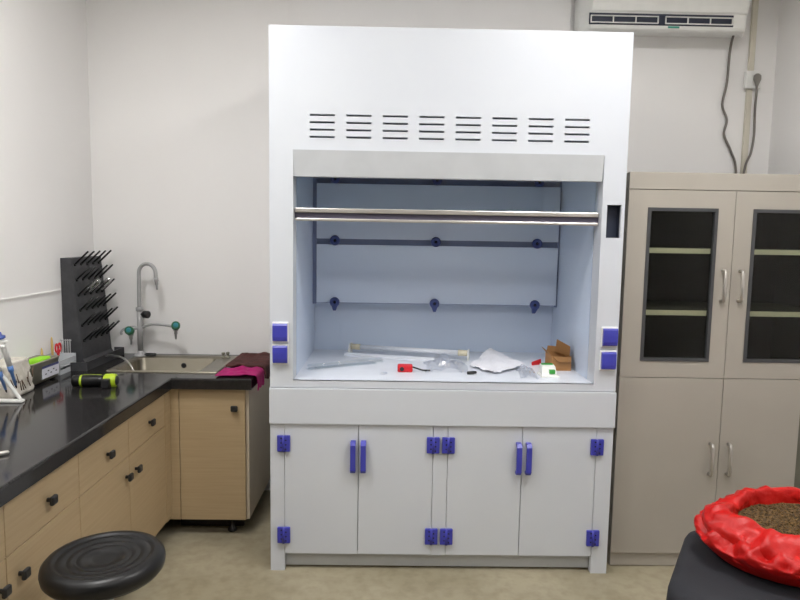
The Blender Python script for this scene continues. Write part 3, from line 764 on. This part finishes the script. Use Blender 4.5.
# ------------------------------------------------------------------ tall cupboard on the right
FYc = 2.75; CX0, CX1 = 1.016, 1.952; CM = 1.481
t = thing('storage_cupboard', 'tall taupe steel cupboard with glass upper doors right of the fume hood', 'cupboard', ((CX0+CX1)/2, 2.97, 0))
CB = 3.20
bx('inner_shade', M['cab_shade'], t, CX0+.006, CX0+.008, FYc+.03, CB-.014, .886, 1.764)  # thin sheets that paint the dark of the interior on its sides
bx('inner_shade', M['cab_shade'], t, CX1-.008, CX1-.006, FYc+.03, CB-.014, .886, 1.764)
bx('side_panel', M['taupe'], t, CX0+.001, CX0+.006, FYc+.022, CB, 0, 1.78)
bx('side_panel', M['taupe'], t, CX1-.006, CX1+.012, FYc+.022, CB, 0, 1.78)
bx('back_panel', M['cab_shade'], t, CX0+.006, CX1-.006, CB-.012, CB, 0.02, 1.78)
bx('top_panel', M['taupe'], t, CX0-.001, CX1+.012, FYc, FYc+.022, 1.709, 1.782, bev=.002, label='plain top fascia')
bx('roof_panel', M['taupe'], t, CX0+.006, CX1-.006, FYc+.022, CB-.012, 1.7645, 1.78)
bx('divider', M['cab_shade'], t, CX0+.006, CX1-.006, FYc+.03, CB-.012, .868, .885)
bx('floor_panel', M['taupe_in'], t, CX0+.006, CX1-.006, FYc+.03, CB-.012, .07, .085)
bx('plinth', M['taupe'], t, CX0+.004, CX1-.004, FYc+.012, FYc+.03, .004, .064)
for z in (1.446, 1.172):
    sh = bx('shelf', M['shelf_shade'], t, CX0+.009, CX1-.009, FYc+.030, CB-.014, z-.011, z+.011)  # shaded board colour; only the front edge keeps the cream
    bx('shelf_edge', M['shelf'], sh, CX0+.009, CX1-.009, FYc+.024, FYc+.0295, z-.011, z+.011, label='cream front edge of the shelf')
for x0, x1, gx0, gx1, hx in ((CX0, CM-.0015, 1.102, 1.406, 1.443), (CM+.0015, CX1, 1.561, 1.868, 1.520)):
    bm = B(); holed(bm, x0, x1, .886, 1.7065, FYc, FYc+.02, [(gx0, gx1, .960, 1.630)])
    d = part('door', bm, M['taupe'], t)
    bm = B(); e = .013; holed(bm, gx0-.001, gx1+.001, .959, 1.631, FYc-.004, FYc+.018, [(gx0+e, gx1-e, .959+e+.001, 1.631-e-.001)]); part('glass_frame', bm, M['frame_dk'], d, 'dark grey frame around the glass')
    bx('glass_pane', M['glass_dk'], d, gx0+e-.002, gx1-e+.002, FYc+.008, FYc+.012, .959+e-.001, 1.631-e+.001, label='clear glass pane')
    bm = B(); tube(bm, [(hx, FYc, 1.362), (hx, FYc-.022, 1.362), (hx, FYc-.028, 1.352), (hx, FYc-.028, 1.240), (hx, FYc-.022, 1.230), (hx, FYc, 1.230)], .0072, seg=10, smooth=False)
    part('handle', bm, M['chrome'], d, 'silver bow handle')
for x0, x1, hx in ((CX0, CM-.0015, 1.440), (CM+.0015, 1.835, 1.521)):
    d = bx('door', M['taupe'], t, x0, x1, FYc, FYc+.02, .068, .8825, bev=.0012)
    bm = B(); tube(bm, [(hx, FYc, .585), (hx, FYc-.022, .585), (hx, FYc-.028, .575), (hx, FYc-.028, .457), (hx, FYc-.022, .447), (hx, FYc, .447)], .0072, seg=10, smooth=False)
    part('handle', bm, M['chrome'], d, 'silver bow handle')
bx('filler_panel', M['taupe_in'], t, 1.839, CX1, FYc+.006, FYc+.02, .068, .8825, label='darker strip beside the lower right door')

# ------------------------------------------------------------------ air conditioner, socket, trunking, cords
t = thing('air_conditioner', 'white split air conditioner mounted high on the back wall behind the hood', 'air conditioner', (1.41, 3.47, 2.575))
AX0, AX1 = .970, 1.848
bm = B()
prof = [(3.578, 2.600), (3.47, 2.590), (3.412, 2.572), (3.392, 2.578), (3.384, 2.590), (3.384, 2.656), (3.372, 2.662), (3.362, 2.690), (3.360, 2.82), (3.372, 2.862), (3.578, 2.874)]
nx = 24; rg = []
for i in range(nx+1):
    s = i/nx; x = AX0+(AX1-AX0)*s
    e = min(s, 1-s)*(AX1-AX0); f = 1.0 if e > .05 else math.sqrt(max(0, 1-((.05-e)/.05)**2))*.45+.55
    rg.append([Vector((x, 3.578+(p[0]-3.578)*f, 2.60+(p[1]-2.60)*(1 if f == 1 else .92+.08*f))) for p in prof])
rings(bm, rg, smooth=False)
part('casing', bm, M['pl_white'], t)
VX0, VX1, VZ0, VZ1 = .995, 1.743, 2.594, 2.651
bx('air_outlet', M['slot_dark'], t, VX0, VX1, 3.3815, 3.386, VZ0, VZ1, label='dark air outlet slot')
xm = (VX0+VX1)/2
for k, (a, b) in enumerate(((VX0+.006, xm-.018), (xm+.018, VX1-.006))):
    bm = B(); zb, zt2 = VZ0+.006, VZ1-.014
    w = .004; st = (b-a)/3
    hs = [(a+w+st*i-(0 if i == 0 else w/2), a+st*(i+1)-(w if i == 2 else w/2), zb+w, zt2-w) for i in range(3)]
    holed(bm, a, b, zb, zt2, 3.370, 3.379, hs); part('louver', bm, M['pl_white'], t, 'white louver frame in the outlet')
bx('sticker', M['badge'], t, 1.405, 1.465, 3.383, 3.3835, 2.582, 2.5915, label='small teal sticker')
bm = B(); tube(bm, [(1.815, 3.50, 2.61), (1.825, 3.545, 2.57), (1.828, 3.565, 2.50), (1.825, 3.567, 2.36), (1.808, 3.567, 2.24), (1.838, 3.567, 2.16), (1.828, 3.567, 2.08), (1.872, 3.567, 1.99), (1.908, 3.567, 1.885), (1.915, 3.567, 1.6)], .0065, seg=8)
part('power_cord', bm, M['cord'], t, 'grey cord hanging down behind the cupboard')
o = bx('cable_trunking', M['trunk'], None, 1.938, 1.968, 3.562, 3.579, 1.55, ZC-.001, bev=.002)
tag(o, 'cream cable trunking running up the back wall in the right corner', 'cable trunking')
t = thing('wall_socket', 'white wall socket on the cable trunking in the right corner', 'socket', (1.965, 3.55, 2.33))
bx('face_plate', M['pl_white'], t, 1.912, 1.998, 3.535, 3.561, 2.326, 2.418, bev=.004)
t = thing('power_plug', 'grey plug with a cord plugged into the wall socket', 'plug', (1.972, 3.53, 2.34))
bm = B(); lathe(bm, [(.008, 0), (.012, .012), (.021, .035), (.020, .056), (.009, .066)], (1.964, 3.517, 2.332), (0, 0, 1), 16)
for v in bm.verts: v.co.y = 3.517+(v.co.y-3.517)*.6
part('plug_body', bm, M['frost'], t)
bm = B(); tube(bm, [(1.964, 3.517, 2.339), (1.966, 3.52, 2.29), (1.976, 3.54, 2.20), (1.986, 3.55, 2.08), (1.975, 3.55, 1.98), (1.945, 3.55, 1.88), (1.93, 3.55, 1.6)], .0065, seg=8); part('cord', bm, M['cord'], t)

# ------------------------------------------------------------------ stool in the foreground
sx, sy, sz = -.803, 1.722, .535
t = thing('stool', 'round black stool with a ringed seat in front of the maple cabinets', 'stool', (sx, sy, 0))
prof = [(.150, -.012), (.168, -.010), (.178, .002), (.181, .018), (.178, .032), (.168, .042), (.152, .046), (.143, .045), (.139, .0405), (.133, .0405), (.128, .042), (.112, .0405),
        (.108, .0375), (.103, .0375), (.099, .039), (.086, .038), (.082, .035), (.077, .035), (.073, .0365), (.058, .0355), (.053, .032), (.03, .031), (.0005, .031)]
bm = B(); lathe(bm, [(r_*.905, h_) for r_, h_ in prof], (sx, sy, sz), (0, 0, 1), 56); part('seat', bm, M['rubber'], t)
bm = B(); cyl(bm, (sx, sy, .10), (sx, sy, sz-.012), .022); cyl(bm, (sx, sy, .10), (sx, sy, .30), .032); part('column', bm, M['chrome'], t, 'metal column')
for k in range(5):
    a_ = 2*PI*k/5+.3; d = Vector((math.cos(a_), math.sin(a_), 0)); c = Vector((sx, sy, 0))
    bm = B(); tube(bm, [c+d*.02+Vector((0, 0, .115)), c+d*.12+Vector((0, 0, .095)), c+d*.20+Vector((0, 0, .05))], [.020, .018, .014], seg=8, smooth=False)
    lg = part('leg', bm, M['black'], t)
    bm = B(); lathe(bm, [(.016, 0), (.018, .01), (.012, .045)], c+d*.195, (0, 0, 1), 12); part('foot', bm, M['rubber'], lg)

# ------------------------------------------------------------------ seat with the red bag
cc = Vector((1.150, 1.785, 0)); uu = Vector((.53, .85, 0)).normalized(); vv = Vector((uu.y, -uu.x, 0))
t = thing('upholstered_stool', 'dark slate upholstered seat at the right under the red bag', 'chair', (cc.x, cc.y, 0))
def srect(hw, z, r, n=8):
    return [cc+vv*p.x+uu*p.y+Vector((0, 0, z)) for p in rrect(-hw, hw, -hw, hw, r, 0, n)]
bm = B()
rings(bm, [srect(.20, .375, .07), srect(.245, .380, .08), srect(.262, .400, .085), srect(.266, .428, .085), srect(.261, .434, .085), srect(.266, .440, .085), srect(.264, .470, .085), srect(.254, .490, .085), srect(.232, .500, .08), srect(.18, .504, .06), srect(.05, .506, .02)])
part('seat_cushion', bm, M['slate'], t)
bm = B(); cyl(bm, cc+Vector((0, 0, .09)), cc+Vector((0, 0, .375)), .026); part('column', bm, M['black'], t)
for k in range(5):
    a_ = 2*PI*k/5; d = Vector((math.cos(a_), math.sin(a_), 0))
    bm = B(); tube(bm, [cc+d*.02+Vector((0, 0, .11)), cc+d*.14+Vector((0, 0, .09)), cc+d*.25+Vector((0, 0, .06))], [.022, .018, .014], seg=8, smooth=False); lg = part('leg', bm, M['black'], t)
    bm = B(); w = cc+d*.245; cyl(bm, w+Vector((-d.y, d.x, 0))*.012+Vector((0, 0, .026)), w-Vector((-d.y, d.x, 0))*.012+Vector((0, 0, .026)), .026, seg=18); part('caster', bm, M['rubber'], lg)
# bag
bc = Vector((1.312, 1.872, 0)); A_, B_ = .330, .238
def top_tilt(y): return .06*(y-bc.y)
bm = B(); rg = []
# scale, height, share of the opening tilt, cusp at the gathered left corner
prof = [(.05, .5075, 0, 0), (.6, .508, 0, 0), (.80, .510, 0, 0), (.87, .520, 0, 0), (.93, .540, .1, 0), (.985, .562, .2, 0), (1.0, .580, .4, 0), (.965, .598, .6, .1), (.88, .612, .7, .2), (.845, .616, .7, .25),
        (.88, .606, .8, .3), (.915, .599, .85, .3), (.92, .606, .9, .35), (.885, .626, 1, .5), (.825, .641, 1, .8), (.755, .651, 1, 1), (.70, .656, 1, 1), (.665, .652, 1, .9), (.65, .638, 1, .7), (.645, .616, 1, .5), (.64, .588, 1, .3)]
dense = []
for k in range(len(prof)-1):
    p0, p1, p2, p3 = prof[max(k-1, 0)], prof[k], prof[k+1], prof[min(k+2, len(prof)-1)]
    for t_ in (0, 1/3, 2/3):
        dense.append(tuple(.5*(2*b_+(c_-a_)*t_+(2*a_-5*b_+4*c_-d_)*t_*t_+(3*b_-a_-3*c_+d_)*t_**3) for a_, b_, c_, d_ in zip(p0, p1, p2, p3)))
prof = dense+[prof[-1]]
N = 200
for k, (s, z, tl, cu) in enumerate(prof):
    row = []
    for i in range(N):
        a_ = 2*PI*i/N; ca, sa = math.cos(a_), math.sin(a_)
        f1 = noise.noise(Vector((ca*1.9, sa*1.9, z*4)))
        f2 = .5-abs(noise.noise(Vector((ca*3.2+z*7, sa*3.2, z*16+4))))*2
        f3 = .5-abs(noise.noise(Vector((ca*4.5+z*6+f1, sa*4.5, z*34))))*2
        f4 = noise.noise(Vector((ca*2.4+5, sa*2.4, 2.0)))
        wgt = min(1, max(0, (z-.515)/.04))
        cusp = cu*.16*math.exp(-((abs(a_-PI*.97))/.28)**2)
        lo = 1 if k < 27 else .5; f3 += .6*(.5-abs(noise.noise(Vector((ca*11+z*12, sa*11, z*40+3))))*2); ss = s*(1+wgt*(.040*f1+lo*(.050*f2+.042*f3))+cusp)
        x = bc.x+A_*ss*ca; y = bc.y+B_*ss*sa
        zz = z+wgt*lo*(.012*f2+.010*f3)+tl*(top_tilt(y)+.012*f4+.010*f2)+cusp*.05
        row.append(Vector((x, y, max(zz, .5065))))
    rg.append(row)
rings(bm, rg, closed_ends=False)
bm.verts.ensure_lookup_table(); bm.faces.new(list(reversed(bm.verts[:N])))
o = part('plastic_sack', bm, M['red_bag'], None, origin=(bc.x, bc.y, .507)); tag(o, 'red plastic bag with rolled rim holding brown grains on the dark seat', 'bag')
# brown contents
def grain_z(x, y, s): return .612+.014*(1-(s/.66)**2)+top_tilt(y)+.006*fbm(x, y, 0, 45)+.004*fbm(x, y, 3, 120)
bm = B(); rg = []; N2 = 48
for k in range(22):
    s = .66*(1-k/21.5); row = []
    for i in range(N2):
        a_ = 2*PI*i/N2; x = bc.x+A_*s*math.cos(a_); y = bc.y+B_*s*math.sin(a_)
        row.append(Vector((x, y, grain_z(x, y, s))))
    rg.append(row)
rings(bm, rg, closed_ends=False)
for k in range(1500):
    a_ = random.uniform(0, 2*PI); s = math.sqrt(random.random())*.63
    x = bc.x+A_*s*math.cos(a_); y = bc.y+B_*s*math.sin(a_)
    r = random.uniform(.0018, .0038); q0 = Vector((x, y, grain_z(x, y, s)))
    d = Vector((random.uniform(-1, 1), random.uniform(-1, 1), random.uniform(-.3, .5))).normalized()
    cyl(bm, q0-d*r*1.4, q0+d*r*1.4, r*.8, r*.4, seg=5)
o = part('brown_grains', bm, M['grain'], None); tag(o, 'brown dried grains filling the red bag', 'grains', kind='stuff')

# ------------------------------------------------------------------ camera
f, p, r, yw, h = 633.6798, .100395, .0167166, .013162, 1.48954
fw = Vector((math.sin(yw)*math.cos(p), math.cos(yw)*math.cos(p), -math.sin(p)))
r0 = Vector((math.cos(yw), -math.sin(yw), 0)); u0 = r0.cross(fw)
rt = r0*math.cos(r)+u0*math.sin(r); up = -r0*math.sin(r)+u0*math.cos(r)
cd = bpy.data.cameras.new('camera'); cam = bpy.data.objects.new('camera', cd); COL.objects.link(cam)
cd.sensor_width = 36; cd.lens = f/800*36; cd.clip_start = .02
cam.matrix_world = Matrix(((rt.x, up.x, -fw.x, 0), (rt.y, up.y, -fw.y, 0), (rt.z, up.z, -fw.z, h), (0, 0, 0, 1)))
S.camera = cam
w = bpy.data.worlds.new('world'); S.world = w; w.use_nodes = True
w.node_tree.nodes['Background'].inputs['Color'].default_value = (.9, .95, 1, 1); w.node_tree.nodes['Background'].inputs['Strength'].default_value = .1
S.view_settings.view_transform = 'Standard'; S.view_settings.look = 'None'
S.view_settings.exposure = -0.03; S.view_settings.gamma = 1
